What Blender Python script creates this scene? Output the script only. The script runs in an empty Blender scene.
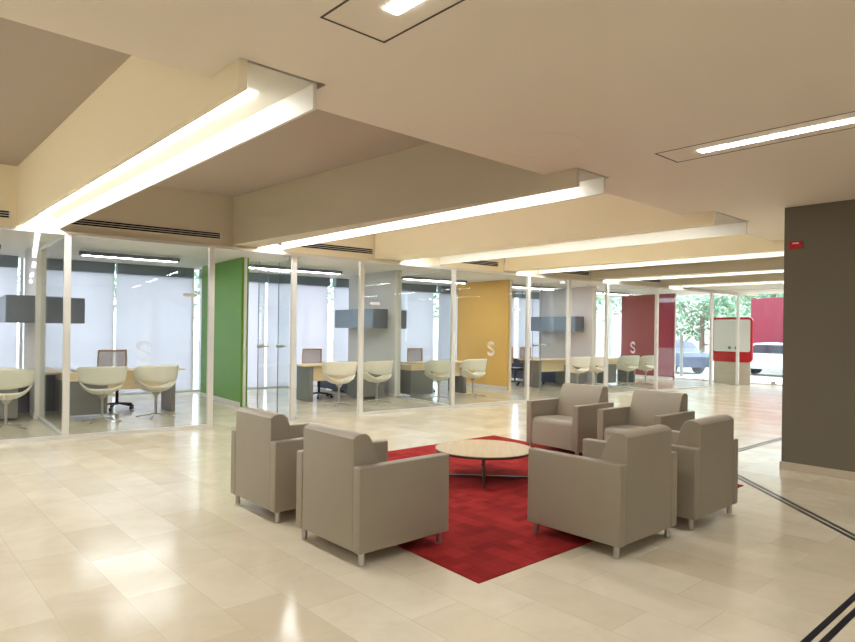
import bpy, bmesh, math, random
from mathutils import Vector, Matrix
random.seed(7)
PI = math.pi
scene = bpy.context.scene
col = scene.collection

# ------------------------------------------------------------------ helpers
def tag(o, label=None, cat=None, group=None, kind=None):
    if label: o['label'] = label
    if cat: o['category'] = cat
    if group: o['group'] = group
    if kind: o['kind'] = kind
    return o

def empty(name, loc=(0, 0, 0), rz=0.0, label=None, cat=None, group=None):
    o = bpy.data.objects.new(name, None)
    o.empty_display_size = 0.1
    col.objects.link(o)
    o.location = loc; o.rotation_euler = (0, 0, rz)
    return tag(o, label, cat, group)

class MB:
    """collects geometry for ONE mesh"""
    def __init__(s): s.bm = bmesh.new()
    def box(s, x0, x1, y0, y1, z0, z1, bev=0.0, seg=2):
        r = bmesh.ops.create_cube(s.bm, size=1.0)
        vs = r['verts']
        for v in vs:
            v.co = Vector(((x0+x1)/2 + v.co.x*(x1-x0), (y0+y1)/2 + v.co.y*(y1-y0), (z0+z1)/2 + v.co.z*(z1-z0)))
        if bev > 0:
            es = list({e for v in vs for e in v.link_edges})
            bmesh.ops.bevel(s.bm, geom=es, offset=bev, segments=seg, profile=0.6, affect='EDGES')
        return s
    def cyl(s, p0, p1, r0, r1=None, n=16, caps=True):
        r1 = r0 if r1 is None else r1
        p0 = Vector(p0); p1 = Vector(p1); d = p1-p0
        q = d.to_track_quat('Z', 'Y').to_matrix()
        a = []; b = []
        for i in range(n):
            t = 2*PI*i/n; v = Vector((math.cos(t), math.sin(t), 0))
            a.append(s.bm.verts.new(p0 + q @ (v*r0))); b.append(s.bm.verts.new(p1 + q @ (v*r1)))
        for i in range(n):
            s.bm.faces.new((a[i], a[(i+1) % n], b[(i+1) % n], b[i]))
        if caps:
            s.bm.faces.new(a[::-1]); s.bm.faces.new(b)
        return s
    def prism(s, pts, lo, hi, axis='y', bev=0.0, seg=2):
        """polygon pts in the other two axes, extruded along axis"""
        def mk(p, h):
            if axis == 'y': return Vector((p[0], h, p[1]))
            if axis == 'x': return Vector((h, p[0], p[1]))
            return Vector((p[0], p[1], h))
        a = [s.bm.verts.new(mk(p, lo)) for p in pts]; b = [s.bm.verts.new(mk(p, hi)) for p in pts]
        n = len(pts)
        fs = [s.bm.faces.new((a[i], a[(i+1) % n], b[(i+1) % n], b[i])) for i in range(n)]
        f1 = s.bm.faces.new(a[::-1]); f2 = s.bm.faces.new(b)
        bmesh.ops.recalc_face_normals(s.bm, faces=fs+[f1, f2])
        if bev > 0:
            es = list(set(list(f1.edges)+list(f2.edges)))
            bmesh.ops.bevel(s.bm, geom=es, offset=bev, segments=seg, profile=0.6, affect='EDGES')
        return s
    def grid(s, P):
        rows = [[s.bm.verts.new(Vector(p)) for p in row] for row in P]
        for i in range(len(rows)-1):
            for j in range(len(rows[0])-1):
                s.bm.faces.new((rows[i][j], rows[i][j+1], rows[i+1][j+1], rows[i+1][j]))
        return s
    def sphere(s, c, r, sc=(1, 1, 1), sub=2):
        rr = bmesh.ops.create_icosphere(s.bm, subdivisions=sub, radius=r)
        for v in rr['verts']: v.co = Vector((v.co.x*sc[0]+c[0], v.co.y*sc[1]+c[1], v.co.z*sc[2]+c[2]))
        return s
    def tube(s, pts, r, n=10):
        for a, b in zip(pts[:-1], pts[1:]): s.cyl(a, b, r, n=n)
        for p in pts[1:-1]: s.sphere(p, r, sub=1)
        return s
    def xf(s, m):
        for v in s.bm.verts: v.co = m @ v.co
        return s
    def build(s, name, mat, parent=None, smooth=None, solid=0.0, sub=0, soff=0.0):
        bmesh.ops.recalc_face_normals(s.bm, faces=s.bm.faces[:])
        me = bpy.data.meshes.new(name)
        s.bm.to_mesh(me); s.bm.free()
        me.materials.append(mat)
        o = bpy.data.objects.new(name, me); col.objects.link(o)
        if parent is not None: o.parent = parent
        if smooth is not None:
            for p in me.polygons: p.use_smooth = True
            try:
                me.set_sharp_from_angle(angle=math.radians(smooth))
            except Exception: pass
        if solid:
            m = o.modifiers.new('thick', 'SOLIDIFY'); m.thickness = solid; m.offset = soff
        if sub:
            m = o.modifiers.new('sub', 'SUBSURF'); m.levels = sub; m.render_levels = sub
        return o

def struct(o): o['kind'] = 'structure'; return o
def copy_tree(o, parent=None):
    c = o.copy(); col.objects.link(c); c.parent = parent
    for ch in [k for k in bpy.data.objects if k.parent == o]: copy_tree(ch, c)
    return c

# ------------------------------------------------------------------ materials
def srgb(r, g, b):
    f = lambda v: (v/255/12.92) if v/255 <= .04045 else ((v/255+.055)/1.055)**2.4
    return (f(r), f(g), f(b), 1)
def mat(name, c, rough=.5, metal=0., noise=0.0, nscale=8., bump=0., bscale=200., spec=.5, coat=0.):
    m = bpy.data.materials.new(name); m.use_nodes = True
    nt = m.node_tree; b = nt.nodes['Principled BSDF']
    b.inputs['Base Color'].default_value = c
    b.inputs['Roughness'].default_value = rough; b.inputs['Metallic'].default_value = metal
    b.inputs['Specular IOR Level'].default_value = spec
    if coat: b.inputs['Coat Weight'].default_value = coat
    tc = nt.nodes.new('ShaderNodeTexCoord')
    if noise > 0:
        n = nt.nodes.new('ShaderNodeTexNoise'); n.inputs['Scale'].default_value = nscale; n.inputs['Detail'].default_value = 5
        r = nt.nodes.new('ShaderNodeValToRGB')
        r.color_ramp.elements[0].position = .3; r.color_ramp.elements[1].position = .7
        r.color_ramp.elements[0].color = tuple([v*(1-noise) for v in c[:3]])+(1,)
        r.color_ramp.elements[1].color = tuple([min(1, v*(1+noise)) for v in c[:3]])+(1,)
        nt.links.new(tc.outputs['Object'], n.inputs['Vector']); nt.links.new(n.outputs['Fac'], r.inputs['Fac'])
        nt.links.new(r.outputs['Color'], b.inputs['Base Color'])
    if bump > 0:
        n = nt.nodes.new('ShaderNodeTexNoise'); n.inputs['Scale'].default_value = bscale
        bp = nt.nodes.new('ShaderNodeBump'); bp.inputs['Strength'].default_value = bump; bp.inputs['Distance'].default_value = .002
        nt.links.new(tc.outputs['Object'], n.inputs['Vector']); nt.links.new(n.outputs['Fac'], bp.inputs['Height'])
        nt.links.new(bp.outputs['Normal'], b.inputs['Normal'])
    return m
def emat(name, c, s):
    m = bpy.data.materials.new(name); m.use_nodes = True; nt = m.node_tree
    nt.nodes.clear(); e = nt.nodes.new('ShaderNodeEmission'); o = nt.nodes.new('ShaderNodeOutputMaterial')
    e.inputs[0].default_value = c; e.inputs[1].default_value = s; nt.links.new(e.outputs[0], o.inputs[0]); return m
def glass_mat(name, tint=(.93, .97, .96, 1), refl=1.0):
    m = bpy.data.materials.new(name); m.use_nodes = True; nt = m.node_tree; nt.nodes.clear()
    t = nt.nodes.new('ShaderNodeBsdfTransparent'); g = nt.nodes.new('ShaderNodeBsdfGlossy'); mx = nt.nodes.new('ShaderNodeMixShader')
    fr = nt.nodes.new('ShaderNodeLayerWeight'); o = nt.nodes.new('ShaderNodeOutputMaterial')
    ml = nt.nodes.new('ShaderNodeMath'); ml.operation = 'MULTIPLY_ADD'; ml.inputs[1].default_value = .9*refl; ml.inputs[2].default_value = .026*refl
    fr.inputs['Blend'].default_value = .5
    pw = nt.nodes.new('ShaderNodeMath'); pw.operation = 'POWER'; pw.inputs[1].default_value = 5.0
    t.inputs[0].default_value = tint; g.inputs['Roughness'].default_value = 0.0
    nt.links.new(fr.outputs['Facing'], pw.inputs[0]); nt.links.new(pw.outputs[0], ml.inputs[0]); nt.links.new(ml.outputs[0], mx.inputs[0])
    nt.links.new(t.outputs[0], mx.inputs[1]); nt.links.new(g.outputs[0], mx.inputs[2]); nt.links.new(mx.outputs[0], o.inputs[0])
    return m
def wood_mat(name, c1, c2, scale=3., rough=.35, axis=0):
    m = bpy.data.materials.new(name); m.use_nodes = True; nt = m.node_tree; b = nt.nodes['Principled BSDF']
    tc = nt.nodes.new('ShaderNodeTexCoord'); mp = nt.nodes.new('ShaderNodeMapping'); n = nt.nodes.new('ShaderNodeTexNoise'); r = nt.nodes.new('ShaderNodeValToRGB')
    sc = [scale*8]*3; sc[axis] = scale*.6; mp.inputs['Scale'].default_value = sc
    n.inputs['Scale'].default_value = 1.5; n.inputs['Detail'].default_value = 6
    r.color_ramp.elements[0].color = c1; r.color_ramp.elements[1].color = c2
    r.color_ramp.elements[0].position = .3; r.color_ramp.elements[1].position = .7
    nt.links.new(tc.outputs['Object'], mp.inputs[0]); nt.links.new(mp.outputs[0], n.inputs['Vector']); nt.links.new(n.outputs['Fac'], r.inputs['Fac']); nt.links.new(r.outputs['Color'], b.inputs['Base Color'])
    b.inputs['Roughness'].default_value = rough
    return m

def floor_mat():
    m = bpy.data.materials.new('polished_marble'); m.use_nodes = True; nt = m.node_tree; b = nt.nodes['Principled BSDF']
    N = nt.nodes.new; L = nt.links.new
    tc = N('ShaderNodeTexCoord'); mp = N('ShaderNodeMapping'); mp.inputs['Rotation'].default_value = (0, 0, PI/2); mp.inputs['Location'].default_value = (0, .26-.345, 0)
    L(tc.outputs['Object'], mp.inputs[0])
    br = N('ShaderNodeTexBrick'); br.offset = .37; br.offset_frequency = 2; br.squash = 1.0
    br.inputs['Scale'].default_value = 1.0; br.inputs['Brick Width'].default_value = .74; br.inputs['Row Height'].default_value = .345
    br.inputs['Mortar Size'].default_value = .0022; br.inputs['Mortar Smooth'].default_value = .2; br.inputs['Bias'].default_value = 0.0
    br.inputs['Color1'].default_value = (0, 0, 0, 1); br.inputs['Color2'].default_value = (1, 1, 1, 1); br.inputs['Mortar'].default_value = (.35, .35, .35, 1)
    L(mp.outputs[0], br.inputs['Vector'])
    rt = N('ShaderNodeValToRGB'); rt.color_ramp.elements[0].color = srgb(213, 200, 175); rt.color_ramp.elements[1].color = srgb(230, 220, 199)
    e = rt.color_ramp.elements.new(.25); e.color = srgb(220, 208, 184)
    e = rt.color_ramp.elements.new(.6); e.color = srgb(224, 213, 190)
    L(br.outputs['Color'], rt.inputs['Fac'])
    n1 = N('ShaderNodeTexNoise'); n1.inputs['Scale'].default_value = 2.2; n1.inputs['Detail'].default_value = 8; n1.inputs['Roughness'].default_value = .65; n1.inputs['Distortion'].default_value = .8
    L(tc.outputs['Object'], n1.inputs['Vector'])
    r1 = N('ShaderNodeValToRGB'); r1.color_ramp.elements[0].position = .3; r1.color_ramp.elements[1].position = .75
    r1.color_ramp.elements[0].color = (.86, .84, .80, 1); r1.color_ramp.elements[1].color = (1.0, 1.0, 1.0, 1)
    L(n1.outputs['Fac'], r1.inputs['Fac'])
    mx = N('ShaderNodeMix'); mx.data_type = 'RGBA'; mx.blend_type = 'MULTIPLY'; mx.inputs['Factor'].default_value = 1.0
    L(rt.outputs['Color'], mx.inputs['A']); L(r1.outputs['Color'], mx.inputs['B'])
    mo = N('ShaderNodeMix'); mo.data_type = 'RGBA'; mo.inputs['B'].default_value = srgb(178, 158, 128)
    mf = N('ShaderNodeMath'); mf.operation = 'MULTIPLY'; mf.inputs[1].default_value = .4
    L(br.outputs['Fac'], mf.inputs[0]); L(mf.outputs[0], mo.inputs['Factor']); L(mx.outputs['Result'], mo.inputs['A'])
    L(mo.outputs['Result'], b.inputs['Base Color'])
    rr = N('ShaderNodeMapRange'); rr.inputs['To Min'].default_value = .10; rr.inputs['To Max'].default_value = .22
    L(n1.outputs['Fac'], rr.inputs['Value']); L(rr.outputs[0], b.inputs['Roughness'])
    b.inputs['Specular IOR Level'].default_value = .6
    return m

def carpet_mat():
    m = bpy.data.materials.new('red_carpet'); m.use_nodes = True; nt = m.node_tree; b = nt.nodes['Principled BSDF']
    N = nt.nodes.new; L = nt.links.new
    tc = N('ShaderNodeTexCoord')
    # blocks of overlapping brush strokes
    sep = None
    br = N('ShaderNodeTexBrick'); br.offset = .5
    br.inputs['Scale'].default_value = 1; br.inputs['Brick Width'].default_value = .21; br.inputs['Row Height'].default_value = .085
    br.inputs['Mortar Size'].default_value = 0.0; br.inputs['Color1'].default_value = (0, 0, 0, 1); br.inputs['Color2'].default_value = (1, 1, 1, 1)
    L(tc.outputs['Object'], br.inputs['Vector'])
    mp = N('ShaderNodeMapping'); mp.inputs['Rotation'].default_value = (0, 0, PI/2); mp.inputs['Location'].default_value = (.11, .05, 0)
    b2 = N('ShaderNodeTexBrick'); b2.inputs['Scale'].default_value = 1; b2.inputs['Brick Width'].default_value = .26; b2.inputs['Row Height'].default_value = .12
    b2.inputs['Mortar Size'].default_value = 0.0; b2.inputs['Color1'].default_value = (0, 0, 0, 1); b2.inputs['Color2'].default_value = (1, 1, 1, 1)
    L(tc.outputs['Object'], mp.inputs[0]); L(mp.outputs[0], b2.inputs['Vector'])
    n = N('ShaderNodeTexNoise'); n.inputs['Scale'].default_value = 160; n.inputs['Detail'].default_value = 3
    L(tc.outputs['Object'], n.inputs['Vector'])
    a = N('ShaderNodeMath'); a.operation = 'ADD'; L(br.outputs['Color'], a.inputs[0]); L(b2.outputs['Color'], a.inputs[1])
    a2 = N('ShaderNodeMath'); a2.operation = 'ADD'; L(a.outputs[0], a2.inputs[0]); L(n.outputs['Fac'], a2.inputs[1])
    d = N('ShaderNodeMath'); d.operation = 'MULTIPLY'; d.inputs[1].default_value = .36; L(a2.outputs[0], d.inputs[0])
    r = N('ShaderNodeValToRGB'); r.color_ramp.elements[0].color = srgb(124, 30, 32); r.color_ramp.elements[1].color = srgb(170, 50, 45)
    r.color_ramp.elements[0].position = .2; r.color_ramp.elements[1].position = .9
    L(d.outputs[0], r.inputs['Fac']); L(r.outputs['Color'], b.inputs['Base Color'])
    b.inputs['Roughness'].default_value = .95; b.inputs['Specular IOR Level'].default_value = .1
    bp = N('ShaderNodeBump'); bp.inputs['Strength'].default_value = .5; bp.inputs['Distance'].default_value = .004
    L(n.outputs['Fac'], bp.inputs['Height']); L(bp.outputs['Normal'], b.inputs['Normal'])
    return m

def blind_mat():
    m = bpy.data.materials.new('translucent_blind_fabric'); m.use_nodes = True; nt = m.node_tree; nt.nodes.clear()
    N = nt.nodes.new; L = nt.links.new
    d = N('ShaderNodeBsdfDiffuse'); d.inputs[0].default_value = (.64, .62, .66, 1)
    t = N('ShaderNodeBsdfTranslucent'); t.inputs[0].default_value = (.74, .70, .74, 1)
    p = N('ShaderNodeBsdfTransparent'); p.inputs[0].default_value = (.9, .93, 1, 1)
    m1 = N('ShaderNodeMixShader'); m1.inputs[0].default_value = .62
    m2 = N('ShaderNodeMixShader'); m2.inputs[0].default_value = .17
    o = N('ShaderNodeOutputMaterial')
    L(d.outputs[0], m1.inputs[1]); L(t.outputs[0], m1.inputs[2]); L(m1.outputs[0], m2.inputs[1]); L(p.outputs[0], m2.inputs[2]); L(m2.outputs[0], o.inputs[0])
    return m

M = {}
M['floor'] = floor_mat(); M['carpet'] = carpet_mat(); M['blind'] = blind_mat()
M['inlay'] = mat('black_stone_inlay', srgb(30, 30, 38), .3, spec=.25)
M['soffit'] = mat('beige_ceiling_paint', srgb(234, 223, 208), .7, noise=.01, nscale=1.2)
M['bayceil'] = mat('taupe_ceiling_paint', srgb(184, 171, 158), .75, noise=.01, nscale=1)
M['cream'] = mat('cream_lit_bay_paint', srgb(246, 235, 208), .7, noise=.01, nscale=1)  # warm light of the brighter bays put into the paint colour
M['taupe'] = mat('taupe_shaded_bay_and_wall_paint', srgb(212, 202, 182), .7, noise=.01, nscale=1)  # shade of the dimmer bays put into the colour; also plain room walls
M['trough'] = mat('white_trough_paint', srgb(226, 222, 212), .6)
M['troughback'] = mat('matte_trough_back_paint', srgb(204, 199, 186), .8)
M['greywall'] = mat('dark_taupe_wall_paint', srgb(112, 105, 90), .7, noise=.02, nscale=2)
M['skirt'] = mat('beige_stone_skirting', srgb(196, 184, 164), .4, noise=.03)
M['white'] = mat('white_office_paint', srgb(224, 220, 212), .7)
M['lilac'] = mat('pale_grey_office_paint', srgb(206, 203, 204), .7)
M['green'] = mat('green_wall_paint', srgb(96, 150, 34), .45, noise=.02, nscale=2)
M['yellow'] = mat('yellow_wall_paint', srgb(229, 182, 90), .45, noise=.02, nscale=2)
M['red'] = mat('red_wall_paint', srgb(132, 8, 24), .35, noise=.02, nscale=2)
M['alu'] = mat('satin_aluminium', srgb(222, 220, 214), .35, metal=.12)
M['steel'] = mat('brushed_steel', srgb(190, 186, 180), .28, metal=.9)
M['darkmetal'] = mat('dark_bronze_metal', srgb(92, 74, 66), .35, metal=.7)
M['glass'] = glass_mat('clear_glass', (.955, .975, .97, 1), 1.0)
M['extglass'] = glass_mat('window_glass', (.9, .95, .97, 1), .8)
M['frost'] = mat('frosted_white_film', srgb(225, 228, 234), .5); M['frost'].node_tree.nodes['Principled BSDF'].inputs['Alpha'].default_value = .55
M['vinyl'] = mat('taupe_vinyl_upholstery', srgb(150, 140, 123), .42, noise=.02, nscale=4, bump=.12, bscale=350)
M['maple'] = wood_mat('maple_veneer', srgb(184, 158, 114), srgb(198, 175, 132), 2.2, .3)
M['deskwood'] = wood_mat('light_desk_wood', srgb(222, 196, 152), srgb(234, 212, 172), 1.5, .4)
M['edge'] = mat('dark_table_edge', srgb(60, 40, 34), .4)
M['shell'] = mat('cream_plastic_shell', srgb(238, 232, 214), .35)
M['greylam'] = mat('grey_laminate', srgb(126, 126, 122), .4, noise=.02, nscale=3)
M['bluegrey'] = mat('blue_grey_laminate', srgb(120, 134, 150), .4)
M['bluedark'] = mat('dark_blue_grey_laminate', srgb(108, 115, 126), .4)
M['navy'] = mat('navy_laminate', srgb(30, 40, 66), .4)
M['black'] = mat('black_plastic', srgb(26, 28, 38), .4)
M['slot'] = mat('black_vent_slot', srgb(14, 14, 22), .9, spec=.05)
M['meshback'] = mat('pink_beige_mesh_fabric', srgb(196, 176, 168), .8, noise=.05, nscale=120)
_nt = M['meshback'].node_tree; _b = _nt.nodes['Principled BSDF']; _b.inputs['Alpha'].default_value = .55
M['chairframe'] = mat('tan_chair_frame', srgb(176, 142, 112), .5)
M['led'] = emat('led_diffuser', (.95, .985, 1.0, 1), 22)
M['led2'] = emat('office_led_diffuser', (.97, .98, 1.0, 1), 30)
M['bayfill'] = emat('warm_added_bay_light', (1.0, .93, .80, 1), 9.5)  # emitter for the added lights that lift the bay walls
M['redsign'] = mat('red_sign_plastic', srgb(190, 18, 28), .35)
M['gap'] = mat('ceiling_joint_shadowline', srgb(84, 74, 62), .8)
M['pave'] = mat('pale_street_paving', srgb(205, 203, 198), .8, noise=.05, nscale=.6)
M['leaf'] = mat('tree_foliage', srgb(120, 156, 122), .7, noise=.3, nscale=.8)
M['bark'] = mat('tree_bark', srgb(110, 96, 82), .9, noise=.2, nscale=6)
M['carblue'] = mat('dark_blue_car_paint', srgb(44, 62, 98), .25, metal=.3, coat=.6)
M['carwhite'] = mat('silver_car_paint', srgb(205, 208, 214), .25, metal=.3, coat=.6)
M['tyre'] = mat('tyre_rubber', srgb(30, 30, 32), .8)
M['carglass'] = mat('car_window_glass', srgb(40, 46, 56), .1)
M['hoard'] = mat('red_hoarding_panel', srgb(128, 34, 54), .5)
M['facwhite'] = mat('pale_building_render', srgb(214, 212, 208), .8)
M['board'] = mat('white_board_face', srgb(224, 224, 220), .3)

# ------------------------------------------------------------------ frames of reference
# world: X along the beams' spacing, Y across the lounge towards the offices.
HC = 1.5
ga = math.radians(-4.73); G0 = Vector((3.0, 9.422, 0))
GM = Matrix.Translation(G0) @ Matrix.Rotation(ga, 4, 'Z')       # glass-front frame: (s, t, z)
def gp(s, t, z=0): return GM @ Vector((s, t, z))

ZC, ZB, ZT, ZBAY = 2.948, 2.79, 2.94, 3.53
ZO = 2.86   # office ceiling
TF = 5.3    # facade
def edgeY(x): return 3.614 + .0148*(x-3)

# ------------------------------------------------------------------ camera
cam = bpy.data.cameras.new('camera'); co = bpy.data.objects.new('camera', cam); col.objects.link(co); scene.camera = co
f, h0, roll, th = 635.5, 331.2, math.radians(.79), math.radians(41.9)
U = Vector((math.cos(th), -math.sin(th), 0)); F = Vector((math.sin(th), math.cos(th), 0)); Z = Vector((0, 0, 1))
R = math.cos(roll)*U + math.sin(roll)*Z; UP = -math.sin(roll)*U + math.cos(roll)*Z
mw = Matrix((( R.x, UP.x, -F.x, 0), (R.y, UP.y, -F.y, 0), (R.z, UP.z, -F.z, HC), (0, 0, 0, 1)))
co.matrix_world = mw
cam.sensor_width = 36; cam.sensor_fit = 'HORIZONTAL'; cam.lens = f/855*36; cam.shift_y = (h0-321)/855
cam.clip_start = .05; cam.clip_end = 300

# ------------------------------------------------------------------ floor
XL, XR, YN = -8.0, 21.0, -7.0
def poly(pts, z0, z1):
    return MB().prism(pts, z0, z1, axis='z')
fa = gp(-11.2, TF+.25); fb = gp(18.2, TF+.25)
def facY(x):
    return fa.y + (fb.y-fa.y)*(x-fa.x)/(fb.x-fa.x)
struct(poly([(XL, YN), (XR, YN), (XR, facY(XR)), (XL, facY(XL))], -.2, 0).build('floor', M['floor']))
struct(MB().box(-60, 90, -40, 90, -.5, -.21).build('ground', M['pave']))
# inlaid black stripes
n = 0
def strip(pts, w):
    global n
    n += 1
    m = MB()
    for a, b in zip(pts[:-1], pts[1:]):
        a = Vector(a); b = Vector(b); d = (b-a).normalized(); nr = Vector((-d.y, d.x))*w/2
        q = [a+nr-d*w*.2, a-nr-d*w*.2, b-nr+d*w*.2, b+nr+d*w*.2]
        m.prism([(p.x, p.y) for p in q], .0, .0015, axis='z')
    struct(m.build('trim_%d' % n, M['inlay']))
for o in (-.030, .030):
    strip([(-5, 1.04+o), (5.22-o*.4, 1.04+o), (7.63-o*.4, 3.45+o), (20.5, 3.45+o)], .034)

# ------------------------------------------------------------------ ceiling soffit over the lounge, bays and beams
# channels: (left of bay box, trough left, trough right, near Y, bay paint: cream where lit, taupe where shaded)
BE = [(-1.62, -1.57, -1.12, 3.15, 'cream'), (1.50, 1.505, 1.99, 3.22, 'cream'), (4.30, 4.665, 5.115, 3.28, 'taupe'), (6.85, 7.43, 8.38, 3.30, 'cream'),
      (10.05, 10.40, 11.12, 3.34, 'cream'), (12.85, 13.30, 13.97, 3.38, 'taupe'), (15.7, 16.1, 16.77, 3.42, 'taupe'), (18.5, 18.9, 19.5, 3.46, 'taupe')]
soff = [(XL, YN), (XR, YN), (XR, edgeY(XR))]
for (bl, tl, tr, yn, c) in reversed(BE):
    soff += [(tr+.06, edgeY(tr)), (tr+.06, yn-.01), (tl, yn-.01), (tl, edgeY(tl))]
soff += [(XL, edgeY(XL))]
struct(poly(soff, ZC, ZBAY+.05).build('ceiling', M['soffit']))
struct(poly([(XL, 2.9), (XR, 2.9), (XR, gp(18.1, 0).y+.3), (XL, gp(-11, 0).y+.3)], ZBAY+.055, ZBAY+.25).build('ceiling', M['bayceil']))
struct(poly([(XL, 3.5), (XR, 3.5), (XR, gp(18.1, 0).y+.1), (XL, gp(-11, 0).y+.1)], ZBAY, ZBAY+.05).build('ceiling', M['bayceil']))
for (bl, tl, tr, yn, c) in BE:
    n += 1
    yf = 9.422 + math.tan(ga)*(bl-3.0) + .05
    kx = (tl-bl)/(9.4-edgeY(tl))
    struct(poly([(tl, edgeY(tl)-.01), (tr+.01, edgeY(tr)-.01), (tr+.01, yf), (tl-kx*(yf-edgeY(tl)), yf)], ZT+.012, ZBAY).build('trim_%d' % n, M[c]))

def glassY(x, t=0.): # world Y of the glass line
    return 9.422 + math.tan(ga)*(x-3.0) + t/math.cos(ga)
labs = ['outside', 'nearest open-ended ceiling light trough, over the left of the glass offices', 'second ceiling light trough from the left, over the middle of the armchairs',
        'third and widest ceiling light trough from the left, ending right of centre', 'fourth light trough from the left, first of the thin bright lines at the dark wall',
        'fifth light trough from the left, middle thin bright line beside the dark wall', 'sixth light trough from the left, lowest bright line beside the dark wall', 'farthest ceiling light trough above the white entrance ceiling']
for i, (bl, tl, tr, yn, c) in enumerate(BE):
    yf = glassY(tl) + .02
    root = empty('ceiling_light_trough', ((tl+tr)/2, yn, ZT), 0, 'white ceiling light trough with glowing strip, '+labs[i] if i == 0 else labs[i], 'ceiling light', 'light troughs between the ceiling bays')
    w = (tr-tl)/2; Lg = yf-yn
    dx = (tl-bl)
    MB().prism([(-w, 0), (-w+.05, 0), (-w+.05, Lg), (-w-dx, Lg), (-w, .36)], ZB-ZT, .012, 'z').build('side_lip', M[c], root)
    MB().box(w-.022, w, 0, Lg, ZB-ZT, 0).build('side_lip', M['trough'], root)
    MB().box(-w+.05, w, 0, Lg, 0, .012).build('back_panel', M['troughback'], root)
    if i in (0, 2, 3):
        MB().box(w+.012, w+.04, .5, Lg-.1, ZBAY-ZT-.09, ZBAY-ZT-.05).build('added_bay_light', M['bayfill'], root)  # unseen warm light, added to brighten the bay to its right
    MB().box(-w+.215, -w+.29, .38, Lg-.1, -.012, -.001).build('light_strip', M['led'], root)

# recessed linear lights in the lounge ceiling
def recessed(x0, x1, y0, y1, lx0, lx1, ly1, label, hidden=False):
    root = empty('recessed_ceiling_light', ((x0+x1)/2, (y0+y1)/2, ZC), 0, label, 'ceiling light', 'recessed strip lights in the lounge ceiling')
    cx, cy = (x0+x1)/2, (y0+y1)/2
    m = MB(); g = .012
    for a in ((x0, x0+g, y0, y1), (x1-g, x1, y0, y1), (x0, x1, y0, y0+g), (x0, x1, y1-g, y1)):
        m.box(a[0]-cx, a[1]-cx, a[2]-cy, a[3]-cy, -.0015, 0)
    m.build('panel_joint', M['gap'], root)
    MB().box(lx0-cx, lx1-cx, y0+.25-cy, ly1-cy, -.004, 0).build('light_strip', M['led'], root)
recessed(1.58, 1.96, .3, 2.54, 1.745, 1.825, 2.27, 'recessed strip light panel at the top of the lounge ceiling, left of centre')
recessed(4.74, 5.12, .3, 2.59, 4.89, 4.975, 2.31, 'recessed strip light panel in the ceiling near the dark wall, upper right')
for x in (-4.6, -1.4, 1.77, 4.93, 7.9, 11.0, 14.0, 17.0):
    for y in (-5.2, -2.1):
        recessed(x-.19, x+.19, y-1.1, y+1.14, x-.04, x+.04, y+.87, 'recessed strip light panel in the lounge ceiling behind the viewer')
for x in (-4.6, -1.4, 11.0, 14.0, 17.0):
    recessed(x-.19, x+.19, .3, 2.54, x-.04, x+.04, 2.27, 'recessed strip light panel in the lounge ceiling out to the side')
# round flush ceiling hatch
m = MB(); c = (3.93, 3.09); r = .33
P = [[(c[0]+rr*math.cos(a), c[1]+rr*.98*math.sin(a), ZC-zz) for a in [2*PI*k/48 for k in range(49)]] for rr, zz in ((r, 0), (r, .002), (r+.008, .002), (r+.008, 0))]
m.grid(P)
tag(m.build('ceiling_access_ring', M['soffit']), 'thin round hatch outline flush in the beige lounge ceiling', 'ceiling hatch')

# ------------------------------------------------------------------ lounge walls
struct(MB().box(7.78, 8.0, -7, 2.66, 0, ZC).build('wall_right', M['greywall']))
struct(MB().box(7.765, 7.779, -7, 2.66, 0, .088).build('baseboard_right', M['skirt']))
struct(MB().box(7.765, 8.0, 2.661, 2.675, 0, .088).build('baseboard_end', M['skirt']))
struct(MB().box(XL, 7.78, YN-.2, YN, 0, ZC).build('wall_back', M['taupe']))
struct(MB().box(XL-.2, XL, YN, facY(XL), 0, ZBAY+.05).build('wall_left', M['taupe']))
struct(MB().box(8.0, XR, YN-.2, YN, 0, ZC).build('wall_far_right', M['taupe']))
root = empty('fire_alarm_sign', (7.779, 2.54, 2.52), 0, 'small red fire sign high on the dark taupe wall', 'sign')
MB().box(-.02, 0, -.065, .065, -.045, .04, .006).build('sign_body', M['redsign'], root)
MB().box(-.022, -.02, -.035, .03, .008, .022).build('sign_stripe', M['board'], root)
# outlines of a flush panel
# ------------------------------------------------------------------ bulkhead over the glass
def gbox(s0, s1, t0, t1, z0, z1, mt, name, parent=None, bev=0):
    o = MB().box(s0, s1, t0, t1, z0, z1, bev).build(name, mt, parent)
    if parent is None: o.matrix_world = GM
    return o
def w2s(x): # world X on glass line -> s
    return (x-3.0)/math.cos(ga)
edges = [(-8, BE[0][0], 'taupe')]
for i in range(len(BE)):
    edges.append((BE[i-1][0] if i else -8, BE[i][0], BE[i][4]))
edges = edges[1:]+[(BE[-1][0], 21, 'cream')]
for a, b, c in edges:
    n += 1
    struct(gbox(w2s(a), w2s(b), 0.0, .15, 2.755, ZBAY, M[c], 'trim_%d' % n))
# header rail
n += 1; struct(gbox(w2s(-8), 17.0, -.035, .035, 2.71, 2.755, M['alu'], 'trim_%d' % n))
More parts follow.
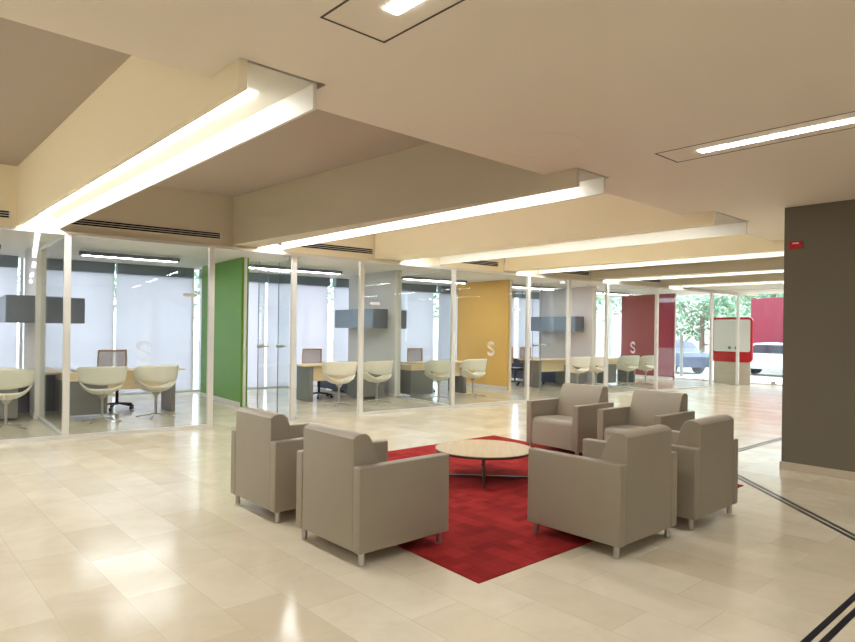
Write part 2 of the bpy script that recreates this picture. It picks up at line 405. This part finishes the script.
# air vents on the bulkhead
for s0, s1, lab in [(-3.9, -1.57, 'slotted air vent above the glass at the left edge'), (-1.0, 1.12, 'slotted air vent above the glass left of the green wall'), (2.0, 3.85, 'slotted air vent above the glass right of the green wall'),
                    (5.46, 6.91, 'slotted air vent above the glass left of the yellow wall'), (8.4, 9.84, 'slotted air vent above the glass right of the yellow wall'), (11.6, 12.88, 'slotted air vent above the glass nearest the red wall')]:
    root = empty('air_vent', gp((s0+s1)/2, 0, 2.905), ga, lab, 'air vent', 'slotted air vents in the bulkhead')
    h = (s1-s0)/2
    MB().box(-h, h, -.012, 0, -.05, .05).build('vent_frame', M['trough'], root)
    for k in range(3):
        MB().box(-h+.02, h-.02, -.0135, -.012, -.042+k*.0305, -.020+k*.0305).build('vent_slot', M['slot'], root)

# ------------------------------------------------------------------ glass front
POST = [-4.35, -0.93, 0.98, 2.33, 3.62, 5.72, 7.81, 9.14, 10.53, 12.62, 15.35, 16.87]
for s in POST:
    n += 1
    struct(gbox(s-.04, s+.04, -.035, .035, 0, 2.71, M['alu'], 'trim_%d' % n))
nw = 0
def logo(parent, s, z, h):
    """frosted swirl: an S made of two interlocking bands"""
    w = h*.72; y = -.012
    m = MB()
    def band(pts, wd):
        L_ = []; R_ = []
        for i, p in enumerate(pts):
            a = Vector(pts[max(i-1, 0)]); b = Vector(pts[min(i+1, len(pts)-1)]); d = (b-a).normalized(); nn = Vector((-d.y, d.x))
            k = wd*math.sin(PI*(.12+.76*i/(len(pts)-1)))
            L_.append((p[0]+nn.x*k, y, p[1]+nn.y*k)); R_.append((p[0]-nn.x*k, y, p[1]-nn.y*k))
        m.grid([L_, R_])
    for off, sc in ((0, 1.0), (.22, .62)):
        pts = []
        for k in range(25):
            u = k/24
            a = -PI*.1 + u*PI*1.25
            pts.append((s+w*.42*math.cos(a)*sc*-1*(-1), z+h*.24+h*.22*math.sin(a)*sc))
        pts2 = [(2*s-p[0], 2*z-p[1]) for p in pts][::-1]
        band(pts+pts2 if sc == 1.0 else pts, h*.055)
        if sc != 1.0: band(pts2, h*.05)
    return m.build('frosted_logo', M['frost'], parent)
for s0, s1, lg, pl in [(-4.31, -.97, -2.9, None), (-.89, .94, .04, .67), (3.66, 5.68, None, 3.9), (5.76, 7.77, 6.73, 7.47), (10.57, 12.58, 11.58, 10.9), (12.66, 15.31, None, None)]:
    nw += 1
    w_ = gbox(s0, s1, -.03, .03, 0, .05, M['alu'], 'window_%d' % nw); struct(w_)
    MB().box(s0, s1, -.006, .006, .05, 2.71).build('pane', M['glass'], w_)
    if lg is not None: logo(w_, lg, 1.16, .30)
    if pl is not None: MB().box(pl-.10, pl+.10, -.012, -.007, 1.96, 2.01).build('room_number_plate', M['board'], w_)
# perpendicular glass returns at the white partitions
PW = [(-.99, 'w'), (2.35, 'green'), (5.88, 'w'), (9.42, 'yellow'), (12.78, 'w'), (17.02, 'red')]
for s, (sa, ta) in ((-.93, (-.99, 2.3)), (5.72, (5.88, 2.12)), (12.62, (12.78, 2.12))):
    nw += 1
    p0 = gp(s, .035); p1 = gp(sa, ta); d = p1-p0; L_ = d.length
    w_ = MB().box(0, L_, -.03, .03, 0, .05).build('window_%d' % nw, M['alu']); struct(w_)
    w_.location = p0; w_.rotation_euler = (0, 0, math.atan2(d.y, d.x))
    MB().box(0, L_, -.03, .03, 2.71, 2.755).build('top_rail', M['alu'], w_)
    MB().box(0, L_, -.006, .006, .05, 2.71).build('pane', M['glass'], w_)
# open glass door leaves
nd = 0
def door(s, t, ang, wd=.98):
    global nd
    nd += 1
    p = gp(s, t)
    leaf = MB().box(0, wd, -.006, .006, .012, 2.69).build('door_%d' % nd, M['glass']); struct(leaf)
    leaf.location = p; leaf.rotation_euler = (0, 0, ga+math.radians(ang))
    MB().box(0, .16, -.014, .014, .005, .06, .004).build('pivot_fitting', M['steel'], leaf)
    MB().box(0, .16, -.014, .014, 2.63, 2.70, .004).build('pivot_fitting', M['steel'], leaf)
    MB().box(wd-.008, wd, -.007, .007, .012, 2.69).build('glass_edge', M['bluegrey'], leaf)
    h = MB()
    for sg in (-1, 1):
        h.cyl((wd-.08, 0, 1.2), (wd-.08, sg*.05, 1.2), .034, n=16)
        h.tube([(wd-.08, sg*.05, 1.2), (wd-.25, sg*.055, 1.2)], .014)
    h.build('door_handle', M['steel'], leaf)
for (s, t, a) in [(2.27, .05, 97), (2.42, .05, 84), (9.08, .05, 92), (9.22, .05, 84), (16.82, .05, 95)]: door(s, t, a)

# ------------------------------------------------------------------ partitions
def partition(s, near, c, idx):
    far = 4.55 if c == 'green' else 4.22
    mm = {'w': M['lilac'], 'green': M['green'], 'yellow': M['yellow'], 'red': M['red']}[c]
    o = gbox(s-.07, s+.07, near+.03, far, 0, ZO, mm, 'wall_partition_%d' % idx); struct(o)
    MB().box(s-.006, s+.006, far, TF-.16, .0, ZO).build('glass_infill', M['glass'], o)
    t_ = MB().box(s-.072 if c == 'w' else s-.025, s+.072 if c == 'w' else s+.025, near, near+.03, 0, ZO).build('end_trim', M['white'], o)
    for sd in (-1, 1):
        b = gbox(s+sd*.071 if sd > 0 else s-.081, s+.081 if sd > 0 else s-.071, near+.03, far, 0, .09, M['white'], 'baseboard_partition_%d_%s' % (idx, 'right' if sd > 0 else 'left')); struct(b)
for i, (s, c) in enumerate(PW):
    partition(s, {'w': 2.12 if i else 2.3}.get(c, 2.15), c, i+1)

# office ceilings
struct(gbox(-11.2, 17.1, .15, TF+.3, ZO, ZO+.12, M['white'], 'ceiling_offices'))
struct(gbox(17.1, 18.6, .0, TF+.3, ZO, ZO+.12, M['white'], 'ceiling_entrance'))
struct(MB().box(16.9, XR, 3.9, 8.6, 2.80, 2.90).build('ceiling_lobby', M['white']))
# strip lights in the offices
for s0, s1, t, lab in [(-4.0, -1.5, 3.0, 'leftmost office strip light, over the office at the left edge'), (-.35, 1.35, 3.0, 'dark-edged office strip light left of the green wall'), (2.6, 4.9, 3.0, 'office strip light right of the green wall'),
                       (6.6, 8.6, 3.0, 'office strip light in front of the yellow wall'), (10.0, 12.0, 3.0, 'office strip light right of the yellow wall'), (13.6, 15.6, 3.0, 'office strip light left of the red wall')]:
    root = empty('office_strip_light', gp((s0+s1)/2, t, ZO-.10), ga, lab, 'ceiling light', 'strip lights hung in the glass offices')
    h = (s1-s0)/2
    MB().box(-h, h, -.06, .06, .0, .07, .004).build('light_housing', M['bluedark'], root)
    MB().box(-h+.05, h-.05, -.035, .035, -.006, 0).build('light_strip', M['led2'], root)
    for sx in (-h+.2, h-.2):
        MB().cyl((sx, 0, .07), (sx, 0, .10), .01, n=8).build('hanger', M['steel'], root)
    root2 = empty('office_recessed_light', gp((s0+s1)/2-.2, .9, ZO-.001), ga, lab.replace('strip light', 'recessed light close to the glass front'), 'ceiling light', 'recessed lights just behind the glass front')
    MB().box(-h*.6, h*.6, -.03, .03, -.006, 0).build('light_strip', M['led2'], root2)

# ------------------------------------------------------------------ facade with roller blinds
bs = [-7.7, -6.0, -4.35, -2.68, -1.0, .67, 2.38, 4.1, 5.88, 7.6, 9.42, 11.1, 12.78, 14.4]
for i in range(len(bs)-1):
    a, b = bs[i], bs[i+1]
    nw += 1
    w_ = gbox(a, b, TF+.2, TF+.26, 0, .06, M['alu'], 'window_%d' % nw); struct(w_)
    MB().box(a-.03, a+.03, TF+.2, TF+.26, .06, ZO).build('window_frame', M['alu'], w_)
    MB().box(a+.03, b-.03, TF+.225, TF+.235, .06, ZO).build('pane', M['extglass'], w_)
    a2 = a+(.09 if abs(a-PW[0][0]) < .1 or min(abs(a-p[0]) for p in PW) < .1 else .03)
    b2 = b-(.09 if min(abs(b-p[0]) for p in PW) < .1 else .03)
    where = ['outermost of the two beyond the left edge', 'second beyond the left edge', 'at the left edge of the photo, behind the first visitor chair', 'left of the first pale partition',
             'left one of the pair behind the leftmost whole office', 'right one of that pair, beside the green wall', 'directly right of the green wall, behind the door handles', 'behind the task chair right of the green wall',
             'behind the desk left of the yellow wall', 'far one touching the yellow wall', 'directly right of the yellow wall', 'behind the two task chairs right of the yellow wall', 'behind the desk left of the red wall'][i]
    root = empty('roller_blind', gp((a2+b2)/2, TF, 0), ga, 'pale lowered roller blind, '+where, 'blind', 'roller blinds on the office windows')
    h = (b2-a2)/2
    MB().box(-h, h, -.002, .002, .07, 2.65).build('blind_fabric', M['blind'], root)
    MB().box(-h, h, -.012, .012, .045, .07).build('bottom_bar', M['alu'], root)
    MB().box(-h, h, -.14, .07, 2.64, ZO-.002).build('blind_cassette', M['bluegrey'], root)
# last facade part without blinds and the entrance front (world X = const)
for a, b in ((14.43, 16.9), (17.12, 18.1)):
    nw += 1
    w_ = gbox(a, b, TF+.2, TF+.26, 0, .06, M['alu'], 'window_%d' % nw); struct(w_)
    MB().box(b-.06, b, TF+.2, TF+.26, .06, ZO).build('window_frame', M['alu'], w_)
    MB().box(a, b-.06, TF+.225, TF+.235, .06, ZO).build('pane', M['extglass'], w_)
ys = [4.2, 5.9, 7.4, 9.0, 10.6, 12.2, 13.0]
XE = 20.9
for a, b in zip(ys[:-1], ys[1:]):
    nw += 1
    w_ = MB().box(XE-.02, XE+.02, a, b, 0, .03).build('window_%d' % nw, M['alu']); struct(w_)
    MB().box(XE-.006, XE+.006, a+.004, b-.004, .03, 2.80).build('pane', M['extglass'], w_)
    for z in (.03, 2.68):
        MB().box(XE-.02, XE+.02, b-.06, b+.06, z, z+.08, .004).build('patch_fitting', M['steel'], w_)
struct(MB().box(XE-.1, XE+.1, YN, 4.2, 0, ZC).build('wall_far', M['taupe']))

# ------------------------------------------------------------------ armchairs
def armchair(name='armchair'):
    root = empty(name)
    D, W, T = .775, .78, .083
    hx, hy = D/2, W/2
    for sy in (-1, 1):
        MB().box(-hx, hx, sy*hy-(T if sy > 0 else 0), sy*hy+(0 if sy > 0 else T), .085, .63, .014, 3).build('armrest', M['vinyl'], root, smooth=35)
    prof = [(-hx+.004, .09), (-hx+.004, .800), (-hx+.018, .815), (-hx+.045, .826), (-hx+.07, .83), (-hx+.105, .828), (-hx+.135, .808), (-hx+.160, .765), (-hx+.215, .62), (-hx+.27, .42), (-hx+.27, .09)]
    MB().prism(prof, -hy+T+.001, hy-T-.001, 'y', .010, 3).build('backrest', M['vinyl'], root, smooth=30)
    sp = [(-hx+.25, .10), (-hx+.25, .42), (hx-.12, .435), (hx-.05, .43), (hx-.02, .41), (hx-.008, .37), (hx-.006, .10)]
    MB().prism(sp, -hy+T+.004, hy-T-.004, 'y', .012, 3).build('seat', M['vinyl'], root, smooth=40)
    for sx in (-1, 1):
        for sy in (-1, 1):
            m = MB().cyl((sx*(hx-.05), sy*(hy-.045), .002), (sx*(hx-.05), sy*(hy-.045), .088), .021, n=20)
            m.build('leg', M['steel'], root, smooth=40)
    return root
def place(o, x, y, rz, label, z=0):
    o.location = (x, y, z); o.rotation_euler = (0, 0, rz); o['label'] = label
    o['category'] = 'armchair'; o['group'] = 'taupe armchairs around the coffee table'
# facing +X : rz 0 ; facing +Y : 90 ; facing -X : 180
ch = [(2.735, 3.615, 0, 'taupe armchair nearest the front left, side on the red rug edge, back to viewer'),
      (2.775, 4.77, 0, 'taupe armchair farthest left, partly hidden behind its front left neighbour'),
      (4.125, 2.635, PI/2, 'taupe armchair in the right foreground, side and back to viewer, next to the rug corner'),
      (5.125, 2.605, PI/2, 'taupe armchair on the right nearest the black floor stripes, back turned'),
      (6.735, 4.78, PI, 'taupe armchair facing viewer on the far side, directly right of the coffee table'),
      (6.70, 3.72, PI, 'taupe armchair facing viewer, behind the two right armchairs')]
a0 = armchair()
for i, (x, y, rz, lb) in enumerate(ch):
    o = a0 if i == 0 else copy_tree(a0)
    place(o, x, y, rz, lb, .006)

# rug
tag(MB().prism([(2.77, 2.60), (6.60, 2.60), (6.88, 6.20), (2.98, 6.13)], 0, .007, 'z').build('rug', M['carpet']), 'large square red patterned rug under the coffee table', 'rug')

# coffee table
tx, ty = 4.81, 4.468
root = empty('coffee_table', (tx, ty, .007), math.radians(43.5), 'low round coffee table with pale wooden top on the red rug', 'table')
MB().cyl((0, 0, .2955), (0, 0, .302), .497, n=96).build('tabletop', M['maple'], root, smooth=40)
MB().cyl((0, 0, .276), (0, 0, .2950), .50, n=96).build('table_edge', M['edge'], root, smooth=40)
for k in range(4):
    c_, s_ = math.cos(k*PI/2), math.sin(k*PI/2)
    m = MB().box(.455, .475, -.012, .012, 0, .276)
    m.xf(Matrix.Rotation(k*PI/2, 4, 'Z')).build('leg', M['darkmetal'], root)
    m = MB().box(.0, .455, -.012, .012, .0, .02)
    m.xf(Matrix.Rotation(k*PI/2, 4, 'Z')).build('foot_bar', M['darkmetal'], root)

# ------------------------------------------------------------------ office furniture (built facing +t = +Y local)
def visitor_chair():
    root = empty('visitor_chair')
    # back band wrapping to the arms. the back is towards -Y
    def rad(a):   # plan outline of the tub, a = angle from the back
        return .345*math.sin(a), -.285*math.cos(a)
    rows = []
    nA = 30
    for j in range(8):
        v = j/7; row = []
        for i in range(nA+1):
            a = math.radians(-122 + 244*i/nA); q = abs(a)/math.radians(122)
            top = .885 - .02*q - .20*max(0, q-.5)**1.5*2.2
            bot = min(.59 + .115*q**1.5, top-.03)
            z = bot+(top-bot)*v
            k = .93 + .12*(z-.59)/.3
            x_, y_ = rad(a)
            row.append((x_*k, y_*k, z))
        rows.append(row)
    MB().grid(rows).build('backrest', M['shell'], root, smooth=180, solid=.013)
    rows = []
    for j in range(10):
        r_ = j/9; row = []
        for i in range(37):
            a = 2*PI*i/36
            c_ = math.cos(a); sn = abs(math.sin(a))
            rim = .515 + .15*sn**4*(1 if c_ > -.2 else .75) + (.0 if c_ > 0 else -.03*(-c_))
            x_, y_ = rad(a)
            z = .43 + (rim-.43)*r_**3.0
            k = r_*(.90+.05*sn)
            row.append((x_*k, y_*k, z))
        rows.append(row)
    MB().grid(rows).build('seat_shell', M['shell'], root, smooth=180, solid=.013)
    MB().cyl((0, 0, .36), (0, 0, .42), .035, .07, n=20).cyl((0, 0, .05), (0, 0, .37), .020, n=16).build('column', M['steel'], root, smooth=40)
    for k in range(4):
        a = PI/4+k*PI/2+.2
        d = Vector((math.cos(a), math.sin(a), 0))
        m = MB().tube([d*0.01+Vector((0, 0, .065)), d*.15+Vector((0, 0, .035)), d*.30+Vector((0, 0, .012))], .010, 8)
        m.cyl(d*.30, d*.30+Vector((0, 0, .012)), .016, n=10)
        m.build('foot', M['steel'], root, smooth=50)
    return root
def task_chair():
    root = empty('task_chair')   # occupant faces -Y (towards the visitors)
    fr = MB()
    hw, hb, ht = .235, .62, 1.06
    fp = [(-hw, .27, hb), (-hw-.01, .30, .85), (-hw, .29, ht), (hw, .29, ht), (hw+.01, .30, .85), (hw, .27, hb), (-hw, .27, hb)]
    fr.tube(fp, .017, 8); fr.build('back_frame', M['chairframe'], root, smooth=50)
    P = [[(x, .30-.0*x, z) for x in [(-hw+.0)+2*hw*i/6 for i in range(7)]] for z in [hb+(ht-hb)*j/6 for j in range(7)]]
    MB().grid(P).build('mesh_back', M['meshback'], root, solid=.008)
    MB().box(-.25, .25, -.24, .24, .43, .50, .03, 3).build('seat', M['black'], root, smooth=40)
    MB().tube([(0, .0, .42), (0, .25, .44), (0, .31, .7)], .022, 8).build('back_support', M['black'], root)
    for sx in (-1, 1):
        MB().tube([(sx*.24, .0, .44), (sx*.31, .0, .46), (sx*.31, .0, .66)], .014, 8).box(sx*.31-.03, sx*.31+.03, -.13, .12, .66, .685, .008).build('armrest', M['black'], root, smooth=50)
    MB().cyl((0, 0, .08), (0, 0, .43), .026, n=14).build('column', M['black'], root, smooth=40)
    for k in range(5):
        a = k*2*PI/5+.3; d = Vector((math.cos(a), math.sin(a), 0))
        st = MB().tube([Vector((0, 0, .11)), d*.30+Vector((0, 0, .075))], .017, 8).build('base_arm', M['black'], root, smooth=50)
        nn = Vector((-d.y, d.x, 0))
        MB().cyl(d*.30-nn*.025+Vector((0, 0, .03)), d*.30+nn*.025+Vector((0, 0, .03)), .029, n=14).build('caster', M['black'], st, smooth=40)
    return root
def desk(sgn):
    """sgn=+1: partition wall on the left (-s) side; origin at the wall, front edge at t=0"""
    root = empty('office_desk')
    def bx(x0, x1, y0, y1, z0, z1, nm, mt, b=.003):
        a_, b_ = sorted((x0*sgn, x1*sgn))
        return MB().box(a_, b_, y0, y1, z0, z1, b).build(nm, mt, root)
    # straight desk
    bx(.42, 2.15, 0.10, .82, .735, .762, 'desktop', M['deskwood'])
    bx(.22, .86, .02, .55, .05, .60, 'pedestal', M['greylam'])
    bx(.22, .86, .01, .55, .605, .73, 'wood_drawer', M['deskwood'])
    bx(.88, 1.86, .22, .24, .42, .73, 'modesty_panel', M['deskwood'])
    bx(1.90, 1.99, .15, .75, 0, .733, 'end_leg', M['greylam'])
    return root
def credenza():
    root = empty('low_credenza')
    MB().box(0, .45, 0, 2.0, .04, .66, .003).build('body', M['navy'], root)
    MB().box(0, .46, 0, 2.0, .665, .69, .003).build('worktop', M['deskwood'], root)
    for k in range(3):
        pass
    return root
def wall_cabinet(sgn):
    root = empty('wall_cabinet')
    dp = .62 if sgn > 0 else .38
    x0, x1 = sorted((0, dp*sgn))
    MB().box(x0, x1, 0, 1.40 if sgn > 0 else 1.75, -.22, .22, .003).build('cabinet_body', M['bluedark'], root)
    xx = dp*sgn
    for k in range(2):
        a_, b_ = sorted((xx, xx+.018*sgn))
        MB().box(a_, b_, (.004+k*.875)*(.8 if sgn > 0 else 1), (.869+k*.875)*(.8 if sgn > 0 else 1), -.218, .218, .002).build('door', M['bluegrey'], root)
    return root

offices = [  # (partition s, side sgn, label piece, visitor chair spots, task chair spots)
    (-.99, -1, 'the office at the left edge', [(-1.50, 1.40), (-2.4, 1.5)], [(-2.2, 3.1)]),
    (-.99, 1, 'the office left of the green wall', [(-.22, 1.52), (.61, 1.60)], [(.30, 3.05)]),
    (5.88, -1, 'the office right of the green wall', [(4.04, 1.50), (4.94, 1.52)], [(4.38, 3.0)]),
    (5.88, 1, 'the office left of the yellow wall', [(6.50, 1.42), (7.55, 1.48)], [(7.2, 2.95)]),
    (12.78, -1, 'the office right of the yellow wall', [(12.1, 1.6), (12.62-.3, 1.0)], [(10.95, 2.7), (11.5, 2.9)]),
    (12.78, 1, 'the office left of the red wall', [(13.65, 1.6), (14.4, 1.5)], [(14.3, 3.15)]),
]
offices[4] = (12.78, -1, 'the office right of the yellow wall', [(11.3, 1.5), (12.15, 1.55)], [(10.75, 3.3), (11.5, 3.3)])
V0 = visitor_chair(); T0 = task_chair(); C0 = credenza(); firstv = firstt = firstc = True
D = {1: desk(1), -1: desk(-1)}; WC = {1: wall_cabinet(1), -1: wall_cabinet(-1)}; used = set()
for (ps, sg, lab, vs, ts) in offices:
    face = ps+sg*.085
    # desk
    o = D[sg] if ('d', sg) not in used else copy_tree(D[sg]); used.add(('d', sg))
    o.location = gp(face, 2.02 if sg > 0 else 2.18); o.rotation_euler = (0, 0, ga)
    tag(o, 'light wood office desk with grey pedestal in '+lab, 'desk', 'desks in the glass offices')
    o = C0 if firstc else copy_tree(C0); firstc = False
    if sg > 0: o.location = gp(face, 2.95); o.rotation_euler = (0, 0, ga)
    else: o.location = gp(face, 2.95+2.0); o.rotation_euler = (0, 0, ga+PI)
    tag(o, 'low dark navy credenza against the pale partition in '+lab, 'cabinet', 'low navy credenzas in the offices')
    o = WC[sg] if ('w', sg) not in used else copy_tree(WC[sg]); used.add(('w', sg))
    o.location = gp(ps+sg*.0705, 2.8 if sg > 0 else 2.45, 1.77); o.rotation_euler = (0, 0, ga)
    tag(o, 'blue-grey wall cabinet hung on the pale partition in '+lab, 'cabinet', 'wall cabinets in the offices')
    for k, (s, t) in enumerate(vs):
        o = V0 if firstv else copy_tree(V0); firstv = False
        o.location = gp(s, t); o.rotation_euler = (0, 0, ga+[-.12, .1][k])
        tag(o, 'cream visitor chair, %s of the pair in %s' % (['left' if vs[0][0] < vs[1][0] else 'right', 'right' if vs[0][0] < vs[1][0] else 'left'][k], lab), 'chair', 'cream visitor chairs in front of the desks')
    for k, (s, t) in enumerate(ts):
        o = T0 if firstt else copy_tree(T0); firstt = False
        o.location = gp(s, t); o.rotation_euler = (0, 0, ga+.1)
        tag(o, '%stask chair with beige mesh back, %s' % (['', ''][0] if len(ts) == 1 else ['left ', 'right '][k], lab.replace('the office', 'in the office')), 'office chair', 'task chairs behind the desks')

# ------------------------------------------------------------------ entrance display board
root = empty('display_board', (20.15, 8.33, 0), 0, 'freestanding white display board with red frame beside the entrance glass', 'display board')
def rr(w, z0, z1, r, seg=6):
    pts = []
    for cx_, cz_, a0_ in ((w/2-r, z1-r, 0), (-w/2+r, z1-r, 90), (-w/2+r, z0+r, 180), (w/2-r, z0+r, 270)):
        for k in range(seg+1):
            a = math.radians(a0_+90*k/seg); pts.append((cx_+r*math.cos(a), cz_+r*math.sin(a)))
    return pts
MB().prism(rr(1.22, .68, 2.06, .12), -.06, .02, 'x').build('frame', M['redsign'], root)
MB().prism(rr(1.10, 1.00, 1.99, .06), -.066, -.061, 'x').build('board_face', M['board'], root)
for y in (-.14, .06):
    MB().cyl((-.07, y, 1.12), (-.066, y, 1.12), .05, n=16).build('round_mark', M['greylam'], root)
MB().box(-.04, 0, -.55, .55, 0, .68).build('base_panel', M['skirt'], root)

# ------------------------------------------------------------------ street outside
def tree(x, y, h, r, nleaf=1500):
    root = empty('street_tree', (x, y, -.21), 0, 'leafy green street tree seen through the far glass', 'tree', 'street trees outside the windows')
    MB().cyl((0, 0, 0), (.1, .05, h*.5), .16, .10, n=12).build('trunk', M['bark'], root, smooth=50)
    m = MB(); bm = m.bm
    rnd = random.Random(int(x*13+y*7))
    blobs = [(rnd.uniform(-r*.6, r*.6), rnd.uniform(-r*.6, r*.6), h*.62+rnd.uniform(-h*.2, h*.25), r*rnd.uniform(.35, .6)) for _ in range(12)]
    for k in range(nleaf):
        b = blobs[k % 12]
        d = Vector((rnd.gauss(0, 1), rnd.gauss(0, 1), rnd.gauss(0, 1))).normalized()*b[3]*rnd.uniform(.5, 1)
        c_ = Vector(b[:3])+d
        u = Vector((rnd.gauss(0, 1), rnd.gauss(0, 1), rnd.gauss(0, 1))).normalized()*.13; v = u.orthogonal().normalized()*.08
        bm.faces.new([bm.verts.new(c_-u), bm.verts.new(c_+v), bm.verts.new(c_+u), bm.verts.new(c_-v)])
    m.build('foliage', M['leaf'], root)
for x, y, h, r in [(33, 15.2, 5.6, 2.3), (38, 14.4, 6.2, 2.4), (38, 20.5, 6.5, 2.8), (30, 21, 6, 2.4), (24.5, 24, 6, 2.4), (19, 23, 6, 2.4), (13.5, 22.5, 6, 2.4), (7.6, 22.5, 6, 2.4), (2, 22, 5.8, 2.2), (-3.2, 22.6, 6, 2.2), (44, 15.5, 7, 2.4)]:
    tree(x, y, h, r)
def car(x, y, rz, paint, label):
    root = empty('car', (x, y, -.21), rz, label, 'car')
    prof = [(-2.1, .3), (-2.15, .75), (-1.95, .92), (-1.5, .97), (-.95, 1.38), (-.2, 1.45), (.55, 1.40), (1.2, .98), (1.9, .85), (2.15, .65), (2.15, .3)]
    MB().prism(prof, -.82, .82, 'y', .08, 3).build('car_body', paint, root, smooth=30)
    for sy in (-1, 1):
        MB().prism([(-1.35, .98), (-.9, 1.33), (.5, 1.33), (1.02, .98)], sy*.825-.004, sy*.825+.004, 'y').build('side_window', M['carglass'], root)
        for xx in (-1.35, 1.35):
            MB().cyl((xx, sy*.66, .31), (xx, sy*.86, .31), .31, n=24).build('wheel', M['tyre'], root, smooth=40)
    return root
car(27.8, 14.6, 1.2, M['carblue'], 'dark blue parked car outside, right of the red wall')
car(29.2, 10.2, 1.45, M['carwhite'], 'pale silver car parked outside behind the display board')
tag(MB().cyl((0, 0, 0), (0, 0, 1.7), .07, n=14).build('street_bollard', M['greylam']), 'grey upright post on the pavement by the blue car', 'post').location = (25.2, 12.45, -.21)
root = empty('red_hoarding', (31.0, 10.0, -.21), 0, 'long red hoarding panels across the street at far right', 'hoarding')
for k in range(9):
    MB().box(-.04, .04, -16+k*2.0+.02, -16+k*2.0+1.98, 1.0, 3.45).build('hoarding_panel', M['hoard'], root)
MB().box(-.05, .05, -16, 2, .0, .99).build('white_base', M['board'], root)
struct(MB().box(46, 48, -10, 40, -.21, 5.0).build('wall_street', M['facwhite']))

# ------------------------------------------------------------------ world and colour
w = bpy.data.worlds.new('world'); scene.world = w; w.use_nodes = True
nt = w.node_tree; bg = nt.nodes['Background']
bg.inputs[0].default_value = (.93, .965, 1.0, 1); bg.inputs[1].default_value = 2.5
scene.view_settings.view_transform = 'Standard'; scene.view_settings.look = 'None'
scene.view_settings.gamma = 1.0; scene.view_settings.exposure = 1.07
try: scene.view_settings.use_curve_mapping = False
except Exception: pass
